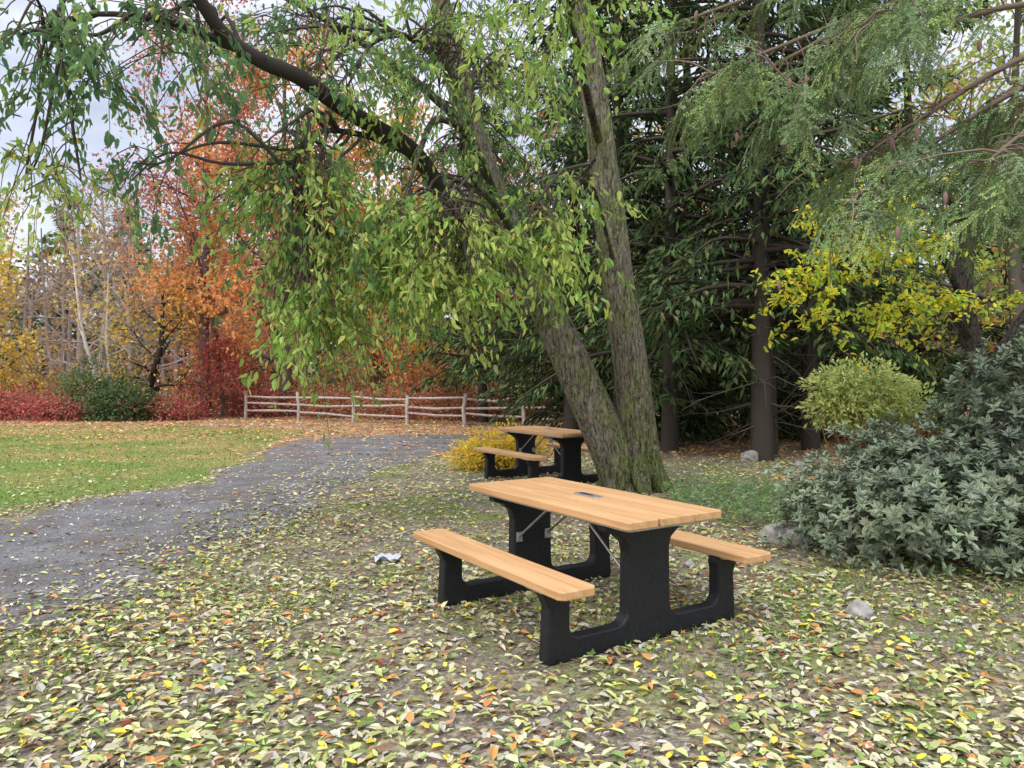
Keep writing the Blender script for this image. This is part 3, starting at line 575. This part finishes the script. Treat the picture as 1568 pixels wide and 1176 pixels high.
for i, (x, y, h) in enumerate([(-24, 60, 16), (-19, 62, 16), (-30, 58, 15), (-13, 60, 17), (-36, 60, 17), (-42, 55, 16), (-7, 55, 18)]):
    conifer('pine_tree', x, y, h, 4.5, 2, 4500, .3, ((.12, .18, .1), (.16, .23, .13)), .55, dead=False, nb=70)
def band(name, lst, cols, n, ls=.13):
    for (x, y, r, h) in lst:
        shrub(name, x, y, [(0, 0, h * .45, r, r * .7, h * .5), (r * .6, .2, h * .35, r * .7, r * .5, h * .4), (-r * .6, .1, h * .35, r * .7, r * .5, h * .38)], cols, n, ls, 22, 0, None, .5, (.2, .12, .1), jitter=.25)
band('burning_bush', [(-17.6, 26.8, 1.2, 1.3), (-15.9, 26.4, 1.1, .9), (-12.5, 26.8, 1.2, 1.0), (-19.6, 27, 1.2, 1.1), (-10.2, 29, 1.2, 1.5)], [(.66, .14, .16), (.7, .26, .22), (.48, .12, .12), (.52, .3, .18)], 2200)
band('burning_bush', [(-6.6, 28.5, 1.4, 1.3), (-4.2, 27.2, 1.4, 1.4), (-1.9, 26.6, 1.3, 1.5), (.2, 26.2, 1.2, 1.2), (-8.6, 30, 1.3, 1.5)], [(.7, .16, .18), (.64, .26, .17), (.7, .4, .18), (.48, .38, .18)], 2200)
band('juniper_shrub', [(-15.1, 26.8, 1.1, 2.3), (-13.9, 26.2, 1.0, 1.5)], [(.17, .25, .11), (.21, .31, .13), (.12, .18, .08)], 4000)
band('viburnum_shrub', [(-3, 29.5, 1.8, 2.6), (.8, 28.8, 1.8, 2.8), (-6.5, 31, 1.8, 2.8), (3.5, 28, 2, 2.6), (-12.4, 31, 1.8, 2.2), (-19, 30, 2, 2.4), (-22.5, 28.5, 1.6, 2.6)], BR + OR + GN + YL, 3000, .15)
mb = MB(); N = 60000
x = R.uniform(-75, 70, N); y = R.uniform(46, 56, N) + .12 * np.abs(x); top = 9.0 + 2.2 * np.sin(x * .35) + 1.6 * np.sin(x * .83 + 1) + 1.2 * np.sin(x * 1.9); z = top * R.uniform(0, 1, N) ** .75
sec = np.floor(x / 3.1 + np.sin(z)).astype(int) % 7; cc = np.array([(.55, .32, .17), (.4, .33, .24), (.2, .25, .14), (.5, .38, .2), (.36, .31, .28), (.18, .23, .13), (.46, .28, .2)])[sec]
cc = cc * R.uniform(.6, 1.2, (N, 1))
mb.leaves(np.stack([x, y, z], 1), rnd(N), rnd(N), R.uniform(.4, .75, N), R.uniform(.25, .45, N), cc, 1, 1)
for i in range(150):
    xx = R.uniform(-70, 65); yy = R.uniform(44, 54) + .12 * abs(xx); hh = R.uniform(8, 12); mb.tube(path((xx, yy, -.1), (R.normal(0, .05), 0, 1), hh, 5, .04), np.linspace(.2, .04, 6), 5, (.22, .19, .18), 0)
mb.build('distant_trees', [M_FARBARK, M_NEEDLE])

# ------------------------------------------------------------------ stones, litter
M_STONE = mat_plain('granite', (.32, .3, .275), .85, 0, 12, .4, .8)
def stone(name, x, y, r, zs=.6):
    bm = bmesh.new(); bmesh.ops.create_icosphere(bm, subdivisions=4, radius=1); ph = R.uniform(0, 6, 3)
    for v in bm.verts:
        c = v.co; k = 1 + .13 * math.sin(c.x * 3 + ph[0]) + .1 * math.sin(c.y * 4 + ph[1] + c.z * 2) + .05 * math.sin(c.z * 9 + c.x * 7 + ph[2])
        v.co = Vector((c.x * k * r, c.y * k * r * .8, c.z * k * r * zs))
    me = bpy.data.meshes.new(name); bm.to_mesh(me); bm.free(); me.materials.append(M_STONE)
    for p in me.polygons: p.use_smooth = True
    o = bpy.data.objects.new(name, me); COL.objects.link(o); o.location = (x, y, r * zs * .35); o.rotation_euler = (0, 0, R.uniform(0, 6))
stone('boulder', 2.5, 6.75, .2, .75); stone('stone', 2.2, 4.65, .085, .8); stone('boulder', 4.3, 13.4, .2, .7); stone('stone', 4.9, 12.6, .12); stone('stone', 1.42, 5.9, .05)
bm = bmesh.new(); bmesh.ops.create_grid(bm, x_segments=14, y_segments=14, size=.5)
for v in bm.verts:
    c = v.co; v.co = Vector((c.x * .24, c.y * .12, .035 + .022 * math.sin(c.x * 9 + c.y * 5) + .010 * math.sin(c.y * 13 - c.x * 6)))
me = bpy.data.meshes.new('paper_napkin'); bm.to_mesh(me); bm.free(); me.materials.append(mat_plain('white_paper', (.5, .52, .6), .8, 0, 20, .08)); o = bpy.data.objects.new('paper_napkin', me); COL.objects.link(o); o.location = (-1.02, 6.05, .0); o.rotation_euler = (0, 0, .5)
for p in me.polygons: p.use_smooth = True

# ------------------------------------------------------------------ world, sun, camera
w = bpy.data.worlds.new('World'); scene.world = w; w.use_nodes = True; nt = w.node_tree; n = nt.nodes; l = nt.links; n.clear()
out = n.new('ShaderNodeOutputWorld'); bg = n.new('ShaderNodeBackground'); sky = n.new('ShaderNodeTexSky'); sky.sky_type = 'NISHITA'; sky.sun_disc = False
EL = math.radians(48); AZ = math.radians(215)
sky.sun_elevation = EL; sky.sun_rotation = AZ; sky.air_density = 1.2; sky.dust_density = 2
tc = n.new('ShaderNodeTexCoord'); cd = noise(n, l, mapping(n, l, tc.outputs['Generated'], (1, 1, 2.6)), 3.4, 4, .6); cs = n.new('ShaderNodeSeparateColor'); l.new(cd.outputs['Color'], cs.inputs[0])
cr = ramp(n, [(.36, (.5, .5, .5)), (.62, (1, 1, 1))]); l.new(cs.outputs[0], cr.inputs[0])
cc = ramp(n, [(.38, (4.8, 5.2, 6.6)), (.6, (7.1, 7.2, 7.6))]); l.new(cs.outputs[1], cc.inputs[0])
# overcast sky: brighter overhead than near the horizon
sz = n.new('ShaderNodeSeparateXYZ'); l.new(tc.outputs['Generated'], sz.inputs[0]); zr = ramp(n, [(.0, (.34, .34, .34)), (.42, (.37, .37, .37)), (.8, (1, 1, 1))]); l.new(sz.outputs[2], zr.inputs[0])
cz = mixc(n, l, 1.0, cc.outputs[0], (3, 3, 2.95), 'MULTIPLY'); cz2 = mixc(n, l, 1.0, cz, zr.outputs[0], 'MULTIPLY')
c = mixc(n, l, cr.outputs[0], sky.outputs[0], cz2); l.new(c, bg.inputs[0]); bg.inputs[1].default_value = .15; l.new(bg.outputs[0], out.inputs[0])
sd = bpy.data.lights.new('sun', 'SUN'); sd.energy = 1.5; sd.angle = math.radians(20); sd.color = (1, .94, .86); so = bpy.data.objects.new('sun', sd); COL.objects.link(so)
dv = Vector((math.sin(AZ) * math.cos(EL), math.cos(AZ) * math.cos(EL), math.sin(EL))); so.rotation_euler = dv.to_track_quat('Z', 'Y').to_euler(); so.location = (0, 0, 20)
cam = bpy.data.cameras.new('camera'); cam.lens = 26; cam.sensor_width = 36; cam.clip_end = 600; co = bpy.data.objects.new('camera', cam); COL.objects.link(co)
co.location = (0, 0, 1.5); co.rotation_euler = (math.radians(90 - .4), 0, 0); scene.camera = co
scene.view_settings.view_transform = 'Standard'; scene.view_settings.look = 'None'; scene.view_settings.exposure = 0
